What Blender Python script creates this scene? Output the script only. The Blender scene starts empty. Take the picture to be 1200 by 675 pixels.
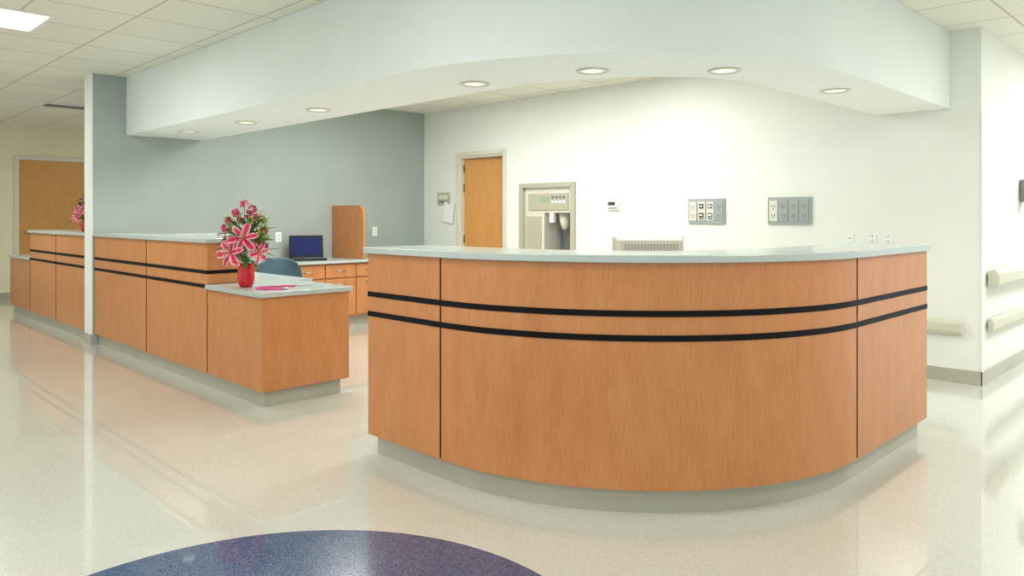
import bpy, bmesh, math, random
from mathutils import Vector, Matrix
random.seed(7)
S = bpy.context.scene
try:
    S.view_settings.view_transform = 'Standard'
    S.view_settings.look = 'None'
except Exception: pass

# ------------------------------------------------------------ materials
def lin(c):
    return tuple(((v/255)/12.92 if v/255 <= .04045 else ((v/255+.055)/1.055)**2.4) for v in c)+(1,)

def base_mat(name, col, rough=.6, metal=0, spec=.5, emis=None, es=0):
    m = bpy.data.materials.new(name); m.use_nodes = True
    b = m.node_tree.nodes['Principled BSDF']
    b.inputs['Base Color'].default_value = lin(col)
    b.inputs['Roughness'].default_value = rough
    b.inputs['Metallic'].default_value = metal
    b.inputs['Specular IOR Level'].default_value = spec
    if emis:
        b.inputs['Emission Color'].default_value = lin(emis)
        b.inputs['Emission Strength'].default_value = es
    return m

def tex_coord(nt, scale, kind='Object'):
    tc = nt.nodes.new('ShaderNodeTexCoord'); mp = nt.nodes.new('ShaderNodeMapping')
    mp.inputs['Scale'].default_value = scale
    nt.links.new(tc.outputs[kind], mp.inputs['Vector'])
    return mp.outputs['Vector']

def noise_mat(name, c1, c2, scale=(20,20,20), nscale=1, detail=3, rough=.6, spec=.5, lo=.35, hi=.65, bump=0, metal=0):
    m = base_mat(name, c1, rough, metal, spec); nt = m.node_tree
    b = nt.nodes['Principled BSDF']
    v = tex_coord(nt, scale)
    n = nt.nodes.new('ShaderNodeTexNoise'); n.inputs['Scale'].default_value = nscale; n.inputs['Detail'].default_value = detail
    nt.links.new(v, n.inputs['Vector'])
    r = nt.nodes.new('ShaderNodeValToRGB')
    r.color_ramp.elements[0].position = lo; r.color_ramp.elements[0].color = lin(c1)
    r.color_ramp.elements[1].position = hi; r.color_ramp.elements[1].color = lin(c2)
    nt.links.new(n.outputs['Fac'], r.inputs['Fac']); nt.links.new(r.outputs['Color'], b.inputs['Base Color'])
    if bump:
        bp = nt.nodes.new('ShaderNodeBump'); bp.inputs['Strength'].default_value = bump; bp.inputs['Distance'].default_value = .01
        nt.links.new(n.outputs['Fac'], bp.inputs['Height']); nt.links.new(bp.outputs['Normal'], b.inputs['Normal'])
    return m

def wood_mat(name, cd, cl, rough=.36):
    m = base_mat(name, cd, rough, 0, .4); nt = m.node_tree; b = nt.nodes['Principled BSDF']
    v = tex_coord(nt, (55,55,6))
    n = nt.nodes.new('ShaderNodeTexNoise'); n.inputs['Scale'].default_value = 2.2; n.inputs['Detail'].default_value = 6; n.inputs['Roughness'].default_value=.6
    nt.links.new(v, n.inputs['Vector'])
    v2 = tex_coord(nt, (9,9,3.0))
    n2 = nt.nodes.new('ShaderNodeTexNoise'); n2.inputs['Scale'].default_value = 1.4; n2.inputs['Detail'].default_value = 3
    nt.links.new(v2, n2.inputs['Vector'])
    mx = nt.nodes.new('ShaderNodeMix'); mx.data_type='FLOAT'; mx.inputs[0].default_value=.4
    nt.links.new(n.outputs['Fac'], mx.inputs[2]); nt.links.new(n2.outputs['Fac'], mx.inputs[3])
    r = nt.nodes.new('ShaderNodeValToRGB')
    r.color_ramp.elements[0].position=.32; r.color_ramp.elements[0].color=lin(cd)
    r.color_ramp.elements[1].position=.68; r.color_ramp.elements[1].color=lin(cl)
    nt.links.new(mx.outputs[0], r.inputs['Fac']); nt.links.new(r.outputs['Color'], b.inputs['Base Color'])
    return m

def speckle_mat(name, base, s1, s2, scale=90, rough=.2, amt=.5, waves=0, coat=0, spec=.5):
    m = base_mat(name, base, rough, 0, spec); nt = m.node_tree; b = nt.nodes['Principled BSDF']
    v = tex_coord(nt, (1,1,1))
    vo = nt.nodes.new('ShaderNodeTexVoronoi'); vo.inputs['Scale'].default_value = scale
    nt.links.new(v, vo.inputs['Vector'])
    sep = nt.nodes.new('ShaderNodeSeparateColor'); nt.links.new(vo.outputs['Color'], sep.inputs['Color'])
    r = nt.nodes.new('ShaderNodeValToRGB'); r.color_ramp.interpolation='CONSTANT'
    e = r.color_ramp.elements
    e[0].position=0; e[0].color=lin(s1)
    e[1].position=amt*.4; e[1].color=lin(base)
    e2 = e.new(1-amt*.4); e2.color=lin(s2)
    nt.links.new(sep.outputs['Red'], r.inputs['Fac'])
    n = nt.nodes.new('ShaderNodeTexNoise'); n.inputs['Scale'].default_value=1.3; n.inputs['Detail'].default_value=2
    nt.links.new(v, n.inputs['Vector'])
    mx = nt.nodes.new('ShaderNodeMix'); mx.data_type='RGBA'; mx.blend_type='MULTIPLY'
    r2 = nt.nodes.new('ShaderNodeValToRGB'); r2.color_ramp.elements[0].color=(.94,.94,.94,1); r2.color_ramp.elements[1].color=(1,1,1,1)
    nt.links.new(n.outputs['Fac'], r2.inputs['Fac'])
    mx.inputs[0].default_value=1
    nt.links.new(r.outputs['Color'], mx.inputs[6]); nt.links.new(r2.outputs['Color'], mx.inputs[7])
    nt.links.new(mx.outputs[2], b.inputs['Base Color'])
    if waves:
        n3 = nt.nodes.new('ShaderNodeTexNoise'); n3.inputs['Scale'].default_value=5; n3.inputs['Detail'].default_value=1
        nt.links.new(v, n3.inputs['Vector'])
        bp = nt.nodes.new('ShaderNodeBump'); bp.inputs['Strength'].default_value=waves; bp.inputs['Distance'].default_value=.01
        nt.links.new(n3.outputs['Fac'], bp.inputs['Height'])
        nt.links.new(bp.outputs['Normal'], b.inputs['Normal']); nt.links.new(bp.outputs['Normal'], b.inputs['Coat Normal'])
    b.inputs['Coat Weight'].default_value = coat; b.inputs['Coat Roughness'].default_value=.03; b.inputs['Coat IOR'].default_value=1.55
    return m

M = {}
M['wood'] = wood_mat('wood_laminate', (182,117,67), (202,139,88))
M['wood_door'] = wood_mat('door_veneer', (198,142,76), (212,160,94))
M['counter'] = speckle_mat('solid_surface', (180,192,187), (174,186,181), (187,198,193), 260, .18, .7)
M['floor'] = speckle_mat('terrazzo_vinyl', (203,206,196), (196,198,187), (209,211,202), 190, .2, .6, .025, .85, .5)
M['blue'] = speckle_mat('blue_terrazzo', (54,78,116), (42,64,100), (78,102,138), 200, .2, .7, .025, .6)
M['black'] = base_mat('black_inlay', (10,10,13), .55, 0, .15)
M['gap'] = base_mat('panel_gap', (30,20,15), .9, 0, .1)
M['toe'] = noise_mat('rubber_base', (168,168,152), (176,176,160), (3,3,3), rough=.35)
M['wall'] = noise_mat('wall_paint_white', (229,233,226), (232,236,229), (2,2,2), rough=.75, spec=.2)
M['wall_gray'] = noise_mat('wall_paint_gray', (160,171,166), (165,176,171), (2,2,2), rough=.55, spec=.35)
M['wall_cream'] = noise_mat('wall_paint_cream', (230,224,194), (234,228,198), (2,2,2), rough=.75, spec=.2)
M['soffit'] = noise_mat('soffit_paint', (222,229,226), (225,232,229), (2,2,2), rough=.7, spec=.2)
M['soffit_under_lit'] = noise_mat('soffit_underside_lit', (246,248,245), (248,250,247), (2,2,2), rough=.6, spec=.3)  # soffit colour whitened, painting in the bright light on the underside
M['frame'] = base_mat('door_frame_paint', (216,214,198), .5)
M['taupe'] = base_mat('taupe_metal', (184,182,162), .4, .1)
M['beige'] = base_mat('beige_plastic', (218,217,202), .45)
M['white'] = base_mat('white_plastic', (236,238,234), .4)
M['rail'] = base_mat('handrail_vinyl', (202,202,184), .45)
M['graypl'] = base_mat('gray_plate', (156,166,164), .45, .1)
M['dark'] = base_mat('dark_recess', (56,60,60), .6)
M['midgray'] = base_mat('mid_gray', (120,126,124), .5)
M['steel'] = base_mat('brushed_steel', (180,180,176), .3, .9)
M['hinge'] = base_mat('bronze_hinge', (120,100,70), .35, .8)
M['lcd'] = base_mat('lcd_green', (150,180,140), .3)
M['screen'] = base_mat('laptop_screen', (10,16,40), .5, 0, .2, (40,80,190), .16)
M['laptop'] = base_mat('laptop_black', (20,21,26), .45, 0, .3)
M['redglass'] = base_mat('red_glazed_vase', (196,16,26), .12)
M['teal'] = noise_mat('teal_fabric', (66,96,108), (80,110,120), (60,60,60), rough=.85)
M['emit'] = base_mat('light_diffuser', (255,252,244), .5, 0, .5, (255,252,244), 4.0)
M['lamp'] = base_mat('downlight_lens', (245,240,215), .4, 0, .5, (255,248,222), .8)
M['paper'] = base_mat('paper', (240,240,236), .8)
M['pinktube'] = base_mat('pink_tubing', (230,50,140), .35)
M['petal'] = noise_mat('lily_petal', (222,50,100), (236,92,132), (40,40,40), rough=.5)
M['petal_edge'] = base_mat('lily_petal_edge', (250,205,214), .5)
M['petal_core'] = base_mat('lily_petal_core', (190,16,60), .5)
M['magenta'] = noise_mat('small_blossom', (190,50,100), (222,100,140), (50,50,50), rough=.6)
M['leaf'] = noise_mat('leaf_green', (40,84,36), (74,120,52), (30,30,30), rough=.5)
M['sprig'] = noise_mat('sprig_green', (140,160,60), (176,190,92), (30,30,30), rough=.6)
M['stamen'] = base_mat('stamen', (150,70,30), .7)
M['pale'] = base_mat('pistil', (220,225,170), .6)

# ceiling tiles
m = base_mat('ceiling_tile', (226,222,206), .85, 0, .1); nt = m.node_tree; b = nt.nodes['Principled BSDF']
v = tex_coord(nt, (1,1,1))
br = nt.nodes.new('ShaderNodeTexBrick'); br.offset=0; br.squash=1
br.inputs['Scale'].default_value=1; br.inputs['Brick Width'].default_value=.61; br.inputs['Row Height'].default_value=.61
br.inputs['Mortar Size'].default_value=.009; br.inputs['Mortar Smooth'].default_value=.3
br.inputs['Color1'].default_value=lin((236,234,222)); br.inputs['Color2'].default_value=lin((231,229,217)); br.inputs['Mortar'].default_value=lin((194,192,178))
nt.links.new(v, br.inputs['Vector']); nt.links.new(br.outputs['Color'], b.inputs['Base Color'])
M['ceil'] = m

# ------------------------------------------------------------ mesh helpers
class MB:
    def __init__(s): s.v=[]; s.f=[]; s.m=[]; s.mats=[]; s.sm=[]
    def mi(s, k):
        if k not in s.mats: s.mats.append(k)
        return s.mats.index(k)
    def add(s, vs, fs, k, M4=None, smooth=False):
        o=len(s.v)
        for p in vs:
            p=Vector(p)
            if M4 is not None: p=M4@p
            s.v.append(tuple(p))
        i=s.mi(k)
        for f in fs:
            s.f.append(tuple(a+o for a in f)); s.m.append(i); s.sm.append(smooth)
    def box(s, x0,x1,y0,y1,z0,z1,k,M4=None):
        vs=[(x,y,z) for z in (z0,z1) for y in (y0,y1) for x in (x0,x1)]
        s.add(vs,[(0,2,3,1),(4,5,7,6),(0,1,5,4),(1,3,7,5),(3,2,6,7),(2,0,4,6)],k,M4)
    def rev(s, prof, k, M4=None, n=24):   # prof: list of (r,z)
        vs=[];fs=[]
        for r,z in prof:
            for i in range(n):
                a=2*math.pi*i/n; vs.append((r*math.cos(a),r*math.sin(a),z))
        for j in range(len(prof)-1):
            for i in range(n):
                fs.append((j*n+i,j*n+(i+1)%n,(j+1)*n+(i+1)%n,(j+1)*n+i))
        fs.append(tuple(range(n-1,-1,-1))); fs.append(tuple((len(prof)-1)*n+i for i in range(n)))
        s.add(vs,fs,k,M4,True)
    def tube(s, pts, r, k, n=8, closed=False):
        pts=[Vector(p) for p in pts]; vs=[];fs=[]
        N=len(pts)
        for i,p in enumerate(pts):
            t=(pts[(i+1)%N if closed else min(i+1,N-1)]-pts[(i-1)%N if closed else max(i-1,0)]).normalized()
            u=t.cross(Vector((0,0,1)));
            if u.length<.05: u=t.cross(Vector((1,0,0)))
            u.normalize(); w=t.cross(u)
            rr = r[i] if isinstance(r,(list,tuple)) else r
            for j in range(n):
                a=2*math.pi*j/n; vs.append(p+u*rr*math.cos(a)+w*rr*math.sin(a))
        R=N if closed else N-1
        for i in range(R):
            for j in range(n):
                a=i*n+j;b=i*n+(j+1)%n;c=((i+1)%N)*n+(j+1)%n;d=((i+1)%N)*n+j
                fs.append((a,b,c,d))
        if not closed:
            fs.append(tuple(range(n-1,-1,-1))); fs.append(tuple((N-1)*n+j for j in range(n)))
        s.add(vs,fs,k,None,True)
    def build(s, name, parent=None, bevel=0, seg=2):
        me=bpy.data.meshes.new(name); me.from_pydata(s.v,[],s.f)
        for k in s.mats: me.materials.append(M[k])
        for p,i,q in zip(me.polygons,s.m,s.sm): p.material_index=i; p.use_smooth=q
        bm=bmesh.new(); bm.from_mesh(me); bmesh.ops.recalc_face_normals(bm,faces=bm.faces); bm.to_mesh(me); bm.free()
        o=bpy.data.objects.new(name,me); S.collection.objects.link(o)
        if parent: o.parent=parent
        if bevel:
            b=o.modifiers.new('bevel','BEVEL'); b.width=bevel; b.segments=seg; b.limit_method='ANGLE'; b.angle_limit=math.radians(40)
        return o

def empty(name, loc=(0,0,0)):
    o=bpy.data.objects.new(name,None); o.empty_display_size=.1; S.collection.objects.link(o); return o
def box(name,x0,x1,y0,y1,z0,z1,k,parent=None,bevel=0):
    b=MB(); b.box(x0,x1,y0,y1,z0,z1,k); return b.build(name,parent,bevel)

H=2.62
# ------------------------------------------------------------ room shell (x = right-forward, y = left-forward)
box('floor',-5,16,-5,15,-.1,0,'floor')
b=MB(); n=96
b.add([(.9+1.0*math.cos(2*math.pi*i/n),1.86+1.0*math.sin(2*math.pi*i/n),.0015) for i in range(n)]+[(.9+1.0*math.cos(2*math.pi*i/n),1.86+1.0*math.sin(2*math.pi*i/n),.0) for i in range(n)],
      [tuple(range(n))]+[(i,(i+1)%n,n+(i+1)%n,n+i) for i in range(n)],'blue'); b.build('floor_medallion')
box('ceiling',-5,16,-5,15,H,H+.1,'ceil')
WB=6.3
# back wall with a door opening and a dispenser niche, in abutting sections
for q in ((1.447,5.36,0,H),(5.36,6.11,1.58,H),(5.36,6.11,0,.69),(6.11,6.44,0,H),(6.44,7.25,2.0,H),(7.25,13.3,0,H)):
    box('wall_back',WB,WB+.15,*q,'wall')
box('wall_right',WB+.15,15,1.447,1.6,0,H,'wall')
b=MB(); b.box(2.25,WB,7.97,8.2,0,H,'wall_gray'); b.box(2.243,2.25,7.968,8.202,0,H,'wall'); b.build('wall_gray')
box('wall_left',-5,WB,13.3,13.45,0,H,'wall_cream')
# baseboards
box('baseboard_back',WB-.012,WB,1.44,5.0,0,.1,'toe')
box('baseboard_right',WB-.012,15,1.435,1.447,0,.1,'toe')
box('baseboard_gray',2.231,2.243,7.96,8.21,0,.1,'toe')
box('baseboard_left',-5,2.7,13.288,13.3,0,.1,'toe')
box('trim_1',WB-.006,WB+.03,1.441,1.447,.1,2.0,'white')   # corner guard

# soffit
def arc(cx,cy,rx,ry,n=40):
    return [(cx-rx*math.cos(t*math.pi/2/n),cy-ry*math.sin(t*math.pi/2/n)) for t in range(n+1)]
ZS=2.045
outer=[(2.55,7.965)]+arc(4.32,3.42,1.77,1.77)+[(WB-.003,1.65)]
inner=[(3.3,7.965)]+arc(4.32,3.42,1.02,1.245)+[(WB-.003,2.175)]
b=MB(); N=len(outer); vs=[];fs=[]
for (a,c) in zip(outer,inner):
    vs+= [(a[0],a[1],ZS),(c[0],c[1],ZS),(c[0],c[1],H-.002),(a[0],a[1],H-.002)]
for i in range(N-1):
    for j in range(4):
        fs.append((i*4+j,i*4+(j+1)%4,(i+1)*4+(j+1)%4,(i+1)*4+j))
fs+=[(0,1,2,3),((N-1)*4+3,(N-1)*4+2,(N-1)*4+1,(N-1)*4)]
b.add(vs,fs,'soffit'); b.mi('soffit_under_lit')
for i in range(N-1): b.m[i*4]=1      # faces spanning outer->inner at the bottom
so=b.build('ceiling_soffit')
for p in so.data.polygons: p.use_smooth=False

def area_light(name,loc,sx,sy,power,parent,col=(1,.99,.965)):
    l=bpy.data.lights.new(name,'AREA'); l.shape='RECTANGLE'; l.size=sx; l.size_y=sy; l.energy=power; l.color=col
    o=bpy.data.objects.new(name,l); S.collection.objects.link(o); o.location=loc; o.parent=parent; return o
# recessed downlights
for i,(x,y) in enumerate([(2.86,7.2),(2.93,6.15),(2.97,5.04),(3.06,3.38),(3.25,2.62),(3.76,2.1),(4.86,1.93)]):
    e=empty('recessed_downlight')
    b=MB(); MT=Matrix.Translation((x,y,ZS))
    b.rev([(.062,-.001),(.092,-.001),(.092,-.006),(.085,-.010),(.066,-.008),(.062,-.001)],'beige',MT,32); b.build('trim_ring',e)
    b=MB(); b.rev([(.062,-.001),(.062,-.003),(.03,-.006)],'lamp',MT,32); b.build('lens',e)
    l=bpy.data.lights.new('lamp_spot','SPOT'); l.energy=20; l.spot_size=2.4; l.spot_blend=.8; l.shadow_soft_size=.06; l.color=(1,.98,.94)
    o=bpy.data.objects.new('lamp_spot',l); S.collection.objects.link(o); o.location=(x,y,ZS-.02); o.parent=e
# ceiling troffers: one seen, the others added out of view as fill light
def troffer(x0,x1,y0,y1,power):
    e=empty('ceiling_light_or_fill')
    b=MB(); w=.025
    for q in ((x0,x1,y0,y0+w),(x0,x1,y1-w,y1),(x0,x0+w,y0+w,y1-w),(x1-w,x1,y0+w,y1-w)): b.box(*q,H-.014,H-.001,'white')
    b.build('frame',e)
    b=MB(); b.box(x0+w,x1-w,y0+w,y1-w,H-.006,H-.001,'emit')
    b.build('diffuser',e)
    area_light('tube_light',((x0+x1)/2,(y0+y1)/2,H-.03),x1-x0-.06,y1-y0-.06,power,e)
troffer(.61,1.22+.2,5.86,6.47,28)
for (x,y,p) in [(.4,2.1,20),(-1.8,.6,32),(2.5,-.9,22),(-2.4,4.3,32),(5.0,-.6,36)]: troffer(x,x+1.22,y,y+.61,p)  # added fill lamps, unseen above and behind the camera
for (x,y) in [(8.0,0.),(11,0.)]: troffer(x,x+1.22,y,y+.61,75)  # strong lamps added off frame to brighten the right corridor
for (x,y) in [(4.3,3.6),(3.9,5.0),(3.7,6.0)]: troffer(x,x+1.22,y,y+.61,28)  # added lamps hidden behind the soffit, lighting the station interior
troffer(1.0,1.61,9.2,9.81,36); troffer(4.0,5.2,10.,10.6,34)  # more added fill, unseen past the left edge and behind the gray wall
# air vent
b=MB(); b.box(2.4,3.0,10.4,10.7,H-.012,H-.001,'white')
for i in range(5): b.box(2.44,2.96,10.43+i*.052,10.455+i*.052,H-.016,H-.012,'midgray')
b.build('ceiling_air_vent')

# ------------------------------------------------------------ curved reception desk
def sweep(mb, path, o0,o1,z0,z1,k):
    """path items: (x,y,nx,ny) outward normal"""
    vs=[];fs=[];n=len(path)
    for x,y,nx,ny in path:
        for o,z in ((o0,z0),(o1,z0),(o1,z1),(o0,z1)): vs.append((x+nx*o,y+ny*o,z))
    for i in range(n-1):
        for j in range(4): fs.append((i*4+j,i*4+(j+1)%4,(i+1)*4+(j+1)%4,(i+1)*4+j))
    fs+=[(0,1,2,3),((n-1)*4+3,(n-1)*4+2,(n-1)*4+1,(n-1)*4)]
    mb.add(vs,fs,k)
CX,CY,R=3.6,2.7,1.37
def dpath(y_end, x_end, n=72):
    p=[(CX-R,y_end,-1,0)]
    for t in range(n+1):
        a=t*math.pi/2/n; p.append((CX-R*math.cos(a),CY-R*math.sin(a),-math.cos(a),-math.sin(a)))
    p.append((x_end,CY-R,0,-1)); return p
desk=empty('reception_desk')
P=dpath(3.29,4.63)
b=MB(); sweep(b,dpath(3.26,4.60),-.04,-.2,0,.105,'toe'); b.build('toe_kick',desk)
b=MB(); sweep(b,P,0,-.16,.105,1.045,'wood'); b.build('curved_panels',desk)
b=MB()
for z in (.72,.822): sweep(b,P,.003,-.01,z,z+.026,'black')
b.build('inlay_stripes',desk)
b=MB(); b.box(CX-R-.002,CX-R+.01,CY-.004,CY+.004,.112,1.044,'gap'); b.box(CX-.004,CX+.004,CY-R-.002,CY-R+.01,.112,1.044,'gap'); b.build('panel_joints',desk)
b=MB(); sweep(b,dpath(3.31,4.64),.02,-.42,1.045,1.077,'counter'); b.build('transaction_top',desk,.004)
b=MB(); sweep(b,P,-.16,-.95,.71,.74,'counter'); b.build('work_surface',desk,.003)
b=MB(); b.box(2.40,3.15,3.25,3.29,0,.71,'wood'); b.box(4.59,4.63,1.50,2.25,0,.71,'wood'); b.box(3.9,3.93,1.5,2.2,0,.71,'wood'); b.build('support_panels',desk)

# monitor (back towards the camera)
mon=empty('computer_monitor')
MT=Matrix.Translation((3.19,2.19,0))@Matrix.Rotation(math.radians(-42),4,'Z')  # local x = right, y = away
b=MB(); b.box(-.185,.185,.06,.09,.80,1.135,'beige',MT)
b.add([(-.175,.06,.81),(.175,.06,.81),(.175,.06,1.13),(-.175,.06,1.13),(-.165,-.0,.84),(.165,-.0,.84),(.165,-.0,1.118),(-.165,-.0,1.118)],
      [(4,5,6,7),(0,1,5,4),(1,2,6,5),(2,3,7,6),(3,0,4,7)],'beige',MT)
b.build('housing',mon,.008)
b=MB()
for r in range(4):
    for i in range(17): b.box(-.135+i*.0165,-.128+i*.0165,-.002,.001,1.045+r*.014,1.052+r*.014,'midgray',MT)
b.build('vents',mon)
b=MB(); b.box(-.17,.17,.091,.093,.83,1.11,'laptop',MT); b.build('screen',mon)
b=MB(); b.box(-.04,.04,.02,.05,.75,.86,'beige',MT); b.box(-.12,.12,-.05,.14,.741,.756,'beige',MT); b.build('stand',mon)

# ------------------------------------------------------------ left counters
XF=2.263
def counter(name,y0,y1,lowA,lowB,joints):
    """tall part y0..y1; low part lowA..lowB"""
    c=empty(name)
    near = lowA<y0
    b=MB()
    b.box(XF+.035,XF+.24,y0,y1,0,.105,'toe'); b.box(XF+.035,XF+.6,lowA+.035 if near else lowA,lowB if near else lowB-.035,0,.105,'toe'); b.build('toe_kick',c)
    b=MB(); b.box(XF,XF+.254,y0,y1,.105,1.045,'wood'); b.build('tall_panels',c,.002)
    b=MB(); b.box(XF,XF+.65,lowA+.001,lowB-.001,.105,.715,'wood'); b.build('low_cabinet',c,.002)
    b=MB(); b.box(XF-.02,XF+.67,lowA-(.02 if near else -.001),lowB+(.02 if not near else -.001),.715,.747,'counter'); b.build('low_top',c,.004)
    b=MB(); b.box(XF-.02,XF+.33,y0-(.02 if near else 0),y1+(.02 if not near else 0),1.045,1.077,'counter'); b.build('transaction_top',c,.004)
    b=MB()
    for z in (.72,.822):
        b.box(XF-.003,XF+.01,y0,y1,z,z+.026,'black')
        if near:
            if z>.747: b.box(XF-.003,XF+.254,y0-.003,y0+.01,z,z+.026,'black')
            else: b.box(XF-.003,XF+.254,y0-.003,y0+.01,.748,z+.03,'black')
    b.build('inlay_stripes',c)
    b=MB()
    for j in joints: b.box(XF-.002,XF+.01,j-.004,j+.004,.112,1.044,'gap')
    b.box(XF-.002,XF+.01,(lowB if near else lowA)-.004,(lowB if near else lowA)+.004,.112,.714,'gap')
    b.build('panel_joints',c)
    return c
c1=counter('nurse_station_counter',5.364,7.955,4.53,5.364,[6.58])
b=MB(); b.box(XF+.26,3.2,6.9,7.08,0,1.045,'wood'); b.build('return_panel',c1)
b=MB(); b.box(XF+.335,3.23,6.87,7.2,1.046,1.077,'counter'); b.build('return_top',c1,.004)
b=MB(); b.box(XF+.26,XF+.85,5.37,6.89,.71,.74,'counter'); b.build('inner_work_surface',c1)
c2=counter('nurse_station_counter',8.215,10.43,10.43,11.44,[9.3])

# ------------------------------------------------------------ wall desk + divider
wd=empty('wall_work_desk')
box('desk_top',3.72,WB-.002,7.29,7.965,.715,.745,'counter',wd,.003)
b=MB()
b.box(4.0,5.6,7.34,7.96,.1,.714,'wood'); b.box(4.03,5.57,7.4,7.95,0,.1,'toe'); b.box(3.73,3.76,7.34,7.96,0,.714,'wood'); b.box(6.25,6.28,7.34,7.96,0,.714,'wood')
b.build('cabinet_body',wd)
b=MB(); g=MB()
for i in range(4):
    x0=4.0+i*.4
    for z0,z1 in ((.55,.70),(.12,.54)):
        b.box(x0+.006,x0+.394,7.322,7.34,z0+.004,z1-.004,'wood')
        zc=(z0+z1)/2 if z0>.5 else z1-.06
        g.tube([(x0+.14,7.322,zc),(x0+.15,7.298,zc),(x0+.25,7.298,zc),(x0+.26,7.322,zc)],.005,'steel')
b.build('drawer_fronts',wd,.002); g.build('handles',wd)
b=MB(); sh=[(7.30,.746),(7.96,.746),(7.96,1.37),(7.40,1.37),(7.35,1.35),(7.32,1.32),(7.30,1.26)]
vs=[(4.88,y,z) for y,z in sh]+[(4.91,y,z) for y,z in sh]; k=len(sh)
b.add(vs,[tuple(range(k)),tuple(range(2*k-1,k-1,-1))]+[(i,(i+1)%k,k+(i+1)%k,k+i) for i in range(k)],'wood'); b.build('privacy_divider',wd,.002)
# laptop
lp=empty('laptop')
MT=Matrix.Translation((4.36,7.62,.746))@Matrix.Rotation(math.radians(-22),4,'Z')
b=MB(); b.box(-.19,.19,-.13,.13,0,.02,'laptop',MT); b.build('base',lp,.004)
b=MB()
for r in range(5):
    for i in range(13): b.box(-.165+i*.0255,-.144+i*.0255,-.03+r*.026,-.009+r*.026,.02,.0225,'midgray',MT)
b.box(-.045,.045,-.11,-.05,.02,.0215,'midgray',MT); b.build('keyboard',lp)
MS=MT@Matrix.Translation((0,.132,.018))@Matrix.Rotation(math.radians(-10),4,'X')
b=MB(); b.box(-.19,.19,-.004,.006,0,.26,'laptop',MS); b.build('lid',lp,.003)
b=MB(); b.box(-.165,.165,-.006,-.004,.03,.24,'screen',MS); b.build('screen',lp)

# ------------------------------------------------------------ office chair
ch=empty('office_chair')
MT=Matrix.Translation((3.35,6.32,-.04))@Matrix.Rotation(math.radians(160),4,'Z')
b=MB(); n=12; vs=[];fs=[]
for j in range(n+1):
    for i in range(n+1):
        u=-1+2*i/n; v=j/n
        w=.22*(1-.25*max(0,v-.5)**1.2*1.5)*(1 if v<.9 else .92)
        x=u*w; y=-.22+.09*u*u-.05*v ; z=.52+.37*v - .05*abs(u)**3*v
        vs.append((x,y,z))
o=len(vs)
vs+=[(x,y-.035,z) for x,y,z in vs]
for j in range(n):
    for i in range(n):
        a=j*(n+1)+i; fs.append((a,a+1,a+n+2,a+n+1)); fs.append((o+a,o+a+n+1,o+a+n+2,o+a+1))
for i in range(n):
    fs.append((i,o+i,o+i+1,i+1)); a=n*(n+1)+i; fs.append((a,a+1,o+a+1,o+a))
    a=i*(n+1); fs.append((a,a+n+1,o+a+n+1,o+a)); a=i*(n+1)+n; fs.append((a,o+a,o+a+n+1,a+n+1))
b.add(vs,fs,'teal',MT,True); b.build('backrest',ch,.01)
b=MB(); b.box(-.24,.24,-.2,.26,.43,.5,'teal',MT); b.build('seat',ch,.03,3)
b=MB(); 
def T(p): return tuple(MT@Vector(p))
b.tube([T((0,0,.08)),T((0,0,.43))],.025,'black',12)
b.tube([T((0,-.1,.44)),T((0,-.24,.44)),T((0,-.285,.5)),T((0,-.27,.65))],.02,'black')
for i in range(5):
    a=i*2*math.pi/5
    b.tube([T((0,0,.13)),T((.27*math.cos(a),.27*math.sin(a),.10))],[.03,.018],'black')
    cx,cy=.27*math.cos(a),.27*math.sin(a)
    b.rev([(.012,-.02),(.03,-.018),(.03,.018),(.012,.02)],'black',MT@Matrix.Translation((cx,cy,.0705))@Matrix.Rotation(a,4,'Z')@Matrix.Rotation(math.pi/2,4,'X'),12)
b.build('base',ch)

# ------------------------------------------------------------ flowers
def petal(mb, MT, L, W, droop, kin='petal', kedge='petal_edge', kcore='petal_core'):
    n=8; ws=[-1,-.76,-.25,.25,.76,1]; vs=[]
    for i in range(n+1):
        t=i/n
        w=W*math.sin(math.pi*min(1,(t*.93+.07)))**.75*(1 if t<.99 else .15)
        x=L*(math.sin(t*1.25)/math.sin(1.25)); z=L*(.5*t-droop*t**2.6)
        for q in ws: vs.append((x,w*q*.5, z+abs(q)*W*.16*math.sin(math.pi*t)))
    for i in range(n):
        for j in range(5):
            k = kedge if j in (0,4) or i==n-1 else (kcore if (j==2 and i<6) else kin)
            a=i*6+j; o=len(mb.v)
            mb.add([vs[a],vs[a+1],vs[a+7],vs[a+6]],[(0,1,2,3)],k,MT,True)
def orient(p,d):
    d=Vector(d).normalized(); return Matrix.Translation(p)@d.to_track_quat('Z','Y').to_matrix().to_4x4()
def lily(mb,p,d,s=1):
    B=orient(p,d)
    for k in range(6):
        petal(mb,B@Matrix.Rotation(k*math.pi/3+.2,4,'Z')@Matrix.Translation((.004,0,0)),.082*s*(1 if k%2 else .92),.040*s if k%2 else .031*s,.55)
    for k in range(6):
        a=k*math.pi/3; r=.022*s
        p0=B@Vector((0,0,0)); p1=B@Vector((r*math.cos(a),r*math.sin(a),.055*s))
        mb.tube([p0,p1],.0012*s,'pale',5)
        mb.tube([p1+Vector((0,0,.005)),p1-Vector((0,0,.005))],.003*s,'stamen',5)
    mb.tube([B@Vector((0,0,0)),B@Vector((0,0,.065*s))],.002*s,'pale',5)
def blossom(mb,p,d,s=.02):
    B=orient(p,d)
    for k in range(6):
        petal(mb,B@Matrix.Rotation(k*math.pi/3,4,'Z'),s,s*.55,.15,'magenta','petal_edge' if k%3==0 else 'magenta','petal_core')
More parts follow.
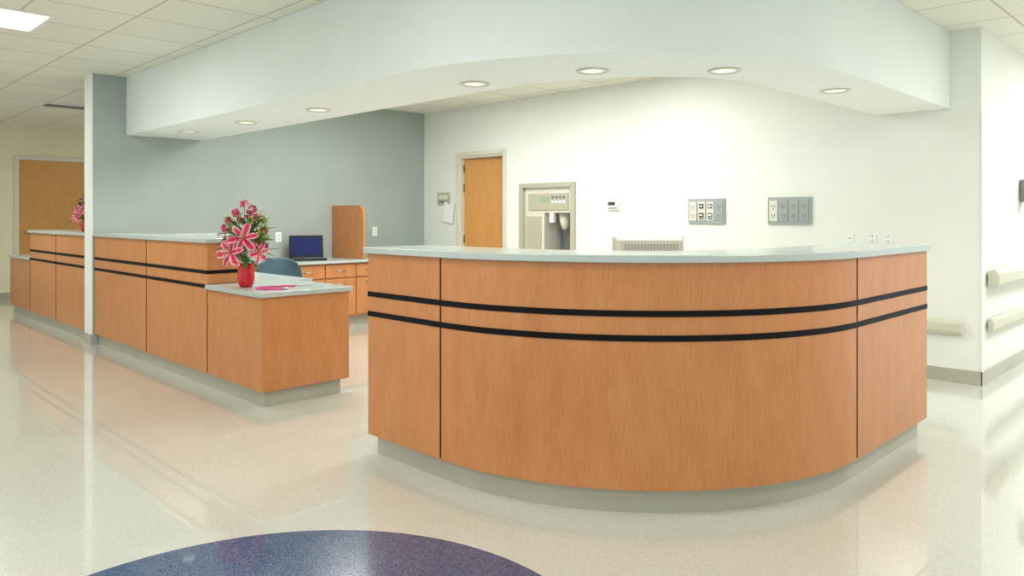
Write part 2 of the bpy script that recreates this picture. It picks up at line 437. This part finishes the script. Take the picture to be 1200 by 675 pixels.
def leaf(mb,p,d,L,W,k='leaf'):
    B=Matrix.Translation(p)@Vector(d).normalized().to_track_quat('X','Z').to_matrix().to_4x4()
    n=7; vs=[]
    for i in range(n+1):
        t=i/n; w=W*math.sin(math.pi*min(1,t*.95+.05))**.8
        for q in (-1,0,1): vs.append((L*t,q*w*.5,-.25*L*t*t+abs(q)*w*.2))
    mb.add(vs,[(i*3+j,i*3+j+1,i*3+j+4,i*3+j+3) for i in range(n) for j in (0,1)],k,B,True)

RT=Vector((.707,-.707,0)); FW=Vector((.707,.707,0)); UP=Vector((0,0,1))
def arrangement(x,y,z,s,g=1.2):
    e=empty('flower_arrangement')
    def W(r,u,f=0):
        uu = .13+(u-.13)*g if u>.13 else u
        return Vector((x,y,z))+ (RT*r*g+UP*uu+FW*f*g)*s
    b=MB(); b.rev([(.04*s,0),(.052*s,.02*s),(.058*s,.06*s),(.056*s,.11*s),(.05*s,.14*s),(.056*s,.16*s),(.052*s,.16*s),(.046*s,.14*s),(.03*s,.13*s)],'redglass',Matrix.Translation((x,y,z)),32); b.build('vase',e)
    b=MB(); neck=W(0,.13)
    fl=[(.02,.305,-.10,1.2,(.15,.25,-1)),(-.05,.225,-.10,1.25,(-.35,.1,-1)),(.09,.225,-.05,.95,(.9,-.1,-.5)),(-.115,.31,.0,.85,(-1,.3,-.3)),(-.02,.30,.09,1.,(0,.5,1)),(.04,.26,.10,.9,(.4,.1,1)),(-.09,.24,.08,.9,(-.6,.1,.8))]
    for r,u,f,sc,(dr,du,df) in fl:
        p=W(r,u,f); d=RT*dr+UP*du+FW*df
        lily(b,p,d,sc*s*1.1); q=W(r*.4,.22,f*.4)
        b.tube([neck,q,p-d.normalized()*.01*s,p],.003*s,'leaf',6)
    b.build('lilies',e)
    b=MB()
    for (r,u,f) in [(-.055,.45,0),(-.01,.50,0),(.03,.47,.02),(-.03,.40,-.03),(.05,.42,.03),(-.105,.40,.02),(.0,.44,.04),(-.13,.36,.03),(.10,.345,.0)]:
        top=W(r,u,f); b.tube([neck,W(r*.5,.28,f*.5),top],.002*s,'leaf',5)
        for k in range(6):
            d=Vector((random.uniform(-1,1),random.uniform(-1,1),random.uniform(-.4,1)))
            blossom(b,top+d.normalized()*.018*s,d,.024*s)
    b.build('small_blossoms',e)
    b=MB()
    for k in range(34):
        a=2*math.pi*k/34+random.uniform(-.1,.1); u=random.uniform(.17,.33)
        d=Vector((math.cos(a),math.sin(a),random.uniform(-.2,.9)))
        leaf(b,W(0,u)+Vector((math.cos(a),math.sin(a),0))*.03*s,d,random.uniform(.14,.20)*s,.038*s)
    for k in range(18):
        a=random.uniform(0,2*math.pi); d=Vector((math.cos(a)*.6,math.sin(a)*.6,1))
        leaf(b,W(0,.3),d,.21*s,.024*s)
    b.build('leaves',e)
    b=MB()
    for (r,u,f) in [(.12,.40,0),(.085,.46,.0),(.14,.37,-.02),(-.12,.43,.02),(-.02,.43,-.05),(.145,.30,-.04),(.06,.42,-.07),(-.08,.40,-.06),(.11,.34,-.08),(.10,.43,.03)]:
        b.tube([neck,W(r*.5,.27,f),W(r,u,f)],.0015*s,'sprig',5)
        for k in range(26):
            t=random.uniform(.3,1); p=W(r*.5,.27,f).lerp(W(r,u,f),t)
            leaf(b,p,Vector((random.uniform(-1,1),random.uniform(-1,1),random.uniform(0,1))),.042*s,.017*s,'sprig')
    b.build('sprigs',e)
arrangement(2.375,4.99,.748,1.0)
arrangement(2.42,8.84,1.078,.66)

# stethoscope
st=empty('stethoscope')
b=MB(); ox,oy,oz=2.43,4.76,.754
pts=[]
for i in range(30):
    t=i/29; pts.append((ox-.02+.10*math.cos(t*4.6+.3)+.05*t, oy+.09*math.sin(t*4.6+.3)-.04*t, oz))
b.tube(pts,.006,'pinktube'); 
e1=pts[-1]; b.tube([pts[0],(pts[0][0]+.05,pts[0][1]+.03,oz),(pts[0][0]+.12,pts[0][1]-.02,oz)],.006,'pinktube')
b.build('tubing',st)
b=MB(); q=(pts[0][0]+.12,pts[0][1]-.02)
b.tube([(q[0],q[1],oz),(q[0]+.05,q[1]+.03,oz),(q[0]+.11,q[1]+.02,oz)],.003,'steel'); b.tube([(q[0],q[1],oz),(q[0]+.04,q[1]-.04,oz),(q[0]+.10,q[1]-.04,oz)],.003,'steel'); b.build('ear_tubes',st)
b=MB(); b.rev([(.02,0),(.024,.004),(.02,.012),(.01,.016)],'steel',Matrix.Translation((e1[0],e1[1],.748)),20); b.build('chest_piece',st)

# ------------------------------------------------------------ doors
d1=empty('door_1')
b=MB()
for y0,y1,z0,z1 in ((6.39,6.44,0,2.05),(7.25,7.30,0,2.05),(6.44,7.25,2.0,2.05)): b.box(WB-.02,WB+.0,y0,y1,z0,z1,'frame')
b.box(WB,WB+.15,7.225,7.25,0,2.0,'frame'); b.box(WB,WB+.15,6.44,6.465,0,2.0,'frame'); b.box(WB,WB+.15,6.465,7.225,1.975,2.0,'frame'); b.build('frame',d1,.003)
MT=Matrix.Translation((WB+.06,7.22,0))@Matrix.Rotation(math.radians(4),4,'Z')
b=MB(); b.box(0,.045,-.75,0,.01,1.97,'wood_door',MT); b.build('leaf',d1,.002)
b=MB()
for z in (.25,.95,1.6,1.85): b.tube([tuple(MT@Vector((-.008,-.002,z-.05))),tuple(MT@Vector((-.008,-.002,z+.05)))],.009,'hinge',8)
b.rev([(.02,0),(.02,.01),(.008,.02),(.008,.05)],'steel',MT@Matrix.Translation((0,-.69,1.0))@Matrix.Rotation(-math.pi/2,4,'Y'),16)
b.build('hinges_and_handle',d1)
d2=empty('door_2')
b=MB()
for x0,x1,z0,z1 in ((2.68,2.74,0,2.16),(3.62,3.68,0,2.16),(2.74,3.62,2.1,2.16)): b.box(x0,x1,13.27,13.3,z0,z1,'frame')
b.build('frame',d2,.003)
box('leaf',2.742,3.618,13.28,13.299,.01,2.098,'wood_door',d2)
b=MB(); b.tube([(2.82,13.28,1.0),(2.82,13.22,1.0),(2.95,13.22,1.0)],.011,'steel',8); b.build('lever',d2)

# ------------------------------------------------------------ wall mounted things, back wall
def wallbox(b,yc,zc,w,h,d,k,off=0):
    b.box(WB-off-d,WB-off,yc-w/2,yc+w/2,zc-h/2,zc+h/2,k)
# ice dispenser in niche
ice=empty('ice_water_dispenser')
b=MB()
for y0,y1,z0,z1 in ((5.31,5.37,.70,1.62),(6.10,6.16,.70,1.62),(5.37,6.10,1.57,1.62)): b.box(WB-.03,WB-.001,y0,y1,z0,z1,'taupe')
b.build('surround',ice,.004)
b=MB(); b.box(WB+.02,WB+.35,5.37,6.10,1.28,1.57,'beige'); b.box(WB+.02,WB+.35,5.80,6.10,.70,1.28,'beige'); b.box(WB+.3,WB+.35,5.37,5.80,.7,1.28,'midgray'); b.box(WB+.02,WB+.3,5.37,5.40,.7,1.28,'midgray')
b.box(WB+.01,WB+.35,5.37,6.10,.70,.76,'taupe'); b.build('housing',ice,.004)
b=MB(); b.box(WB+.005,WB+.02,5.43,6.04,1.31,1.50,'taupe'); b.build('control_panel',ice,.003)
b=MB(); b.box(WB,WB+.006,5.72,5.86,1.40,1.46,'lcd')
for i in range(4): b.box(WB,WB+.006,5.47+i*.055,5.505+i*.055,1.39,1.42,'white'); b.box(WB,WB+.006,5.47+i*.055,5.505+i*.055,1.44,1.47,'midgray')
b.build('buttons',ice)
b=MB(); MT=Matrix.Translation((WB+.16,5.6,1.13)); b.rev([(.03,-.04),(.05,0),(.07,.08),(.07,.15)],'beige',MT); b.rev([(.015,-.1),(.015,-.03)],'midgray',MT); b.box(WB+.02,WB+.06,5.66,5.72,1.17,1.28,'white'); b.box(WB+.05,WB+.2,5.44,5.76,.76,.80,'dark'); b.build('spout',ice)
b=MB(); b.box(WB+.006,WB+.02,5.84,6.07,.80,1.24,'taupe'); b.build('access_panel',ice,.003)

th=empty('thermostat'); b=MB(); wallbox(b,4.785,1.36,.17,.105,.032,'white',-.002); b.build('case',th,.005)
b=MB(); wallbox(b,4.80,1.372,.09,.035,.003,'dark',.03); wallbox(b,4.785,1.325,.12,.012,.003,'midgray',.03); b.build('display',th)

for yc in (3.697,2.892):
    e=empty('medical_gas_panel')
    b=MB(); wallbox(b,yc,1.288,.385,.235,.02,'graypl'); b.build('plate',e,.004)
    b=MB(); g=MB()
    for i in range(4):
        yy=yc+.138-i*.092
        wallbox(b,yy,1.288,.074,.18,.006,'beige' if (i!=3 and yc>3) or i==0 else 'graypl',.02)
        if yc<3 or i in (0,3):
            for zz in (1.33,1.245):
                for q in (-.012,.012): wallbox(g,yy+q,zz,.007,.024,.002,'midgray',.026)
                wallbox(g,yy,zz-.024,.010,.010,.002,'midgray',.026)
        else:
            for zz in (1.335,1.25): wallbox(g,yy,zz,.046,.042,.006,'midgray' if i==2 else 'dark',.026); wallbox(g,yy,zz,.03,.014,.003,'white',.032)
            wallbox(g,yy,1.215,.05,.012,.003,'midgray',.026)
    b.build('modules',e,.002); g.build('outlets',e)
def outlet(yc,zc,w=.075,h=.115,kind='wall_outlet'):
    e=empty(kind)
    b=MB(); wallbox(b,yc,zc,w,h,.008,'white'); b.build('plate',e,.002)
    b=MB()
    for zz in (zc+.02,zc-.02):
        for q in (-.008,.008): wallbox(b,yc+q,zz,.004,.014,.002,'midgray',.008)
    b.build('sockets',e)
outlet(2.378,1.04,.06,.11); outlet(2.21,1.06,.07,.07); outlet(2.09,1.06,.07,.07)
def outlet_g(x,z):
    e=empty('wall_outlet'); b=MB(); b.box(x-.037,x+.037,7.962,7.97,z-.058,z+.058,'white'); b.build('plate',e,.002)
    b=MB()
    for zz in (z+.02,z-.02):
        for q in (-.008,.008): b.box(x+q-.002,x+q+.002,7.960,7.962,zz-.007,zz+.007,'midgray')
    b.build('sockets',e)
outlet_g(4.18,1.0); outlet_g(5.5,1.05)
e=empty('room_sign'); b=MB(); wallbox(b,7.55,1.47,.24,.16,.02,'taupe'); b.build('plate',e,.003); b=MB(); wallbox(b,7.55,1.49,.18,.05,.002,'beige',.02); wallbox(b,7.55,1.43,.18,.03,.002,'midgray',.02); b.build('lettering',e)
b=MB(); MT=Matrix.Translation((WB-.024,7.44,1.29))@Matrix.Rotation(math.radians(8),4,'X'); b.box(-.002,.002,-.1,.1,-.13,.13,'paper',MT); b.box(-.003,.0,-.03,.03,.11,.125,'steel',MT); b.build('paper_notice')

# handrails, bumpers, dispenser
def rail_x(name,x0,x1,zc,h,d):
    e=empty(name); b=MB(); y1=1.434
    vs=[];pr=[(0,-h*.42),(-d*.7,-h*.5),(-d,-h*.25),(-d,h*.25),(-d*.7,h*.5),(0,h*.42)]
    for x in (x0,x1):
        for q,z in pr: vs.append((x,y1+q,zc+z))
    k=len(pr); b.add(vs,[tuple(range(k)),tuple(range(2*k-1,k-1,-1))]+[(i,(i+1)%k,k+(i+1)%k,k+i) for i in range(k)],'rail'); b.build('rail_profile',e,.008,3)
    b=MB(); x=x0+.15
    while x<x1: b.box(x,x+.08,y1,1.447,zc-.03,zc+.03,'midgray'); x+=1.2
    b.build('brackets',e)
rail_x('handrail',6.42,14.5,.775,.14,.075)
rail_x('wall_bumper',6.42,14.5,.43,.11,.04)
e=empty('wall_bumper'); b=MB(); y0,y1,zc,h,d=1.56,4.2,.41,.115,.045
pr=[(0,-h*.42),(-d*.7,-h*.5),(-d,-h*.25),(-d,h*.25),(-d*.7,h*.5),(0,h*.42)]; vs=[(WB+q,y,zc+z) for y in (y0,y1) for q,z in pr]; k=len(pr)
b.add(vs,[tuple(range(k)),tuple(range(2*k-1,k-1,-1))]+[(i,(i+1)%k,k+(i+1)%k,k+i) for i in range(k)],'rail'); b.build('bumper_profile',e,.012,3)
e=empty('hand_sanitizer_dispenser'); box('case',7.5,7.64,1.34,1.447,1.36,1.55,'midgray',e,.015); box('nozzle',7.54,7.60,1.36,1.42,1.33,1.36,'black',e); box('window',7.53,7.61,1.335,1.34,1.42,1.50,'dark',e)

# ------------------------------------------------------------ world + camera
w=bpy.data.worlds.new('daylight'); S.world=w; w.use_nodes=True
bg=w.node_tree.nodes['Background']; bg.inputs['Color'].default_value=(.96,1,.985,1); bg.inputs['Strength'].default_value=1.2
cam=bpy.data.cameras.new('camera'); co=bpy.data.objects.new('camera',cam); S.collection.objects.link(co)
co.location=(0,0,1.235); co.rotation_euler=(math.radians(90),0,math.radians(-45))
cam.sensor_width=36; cam.lens=26.34; cam.shift_y=-83.5/1200; cam.clip_start=.05
S.camera=co
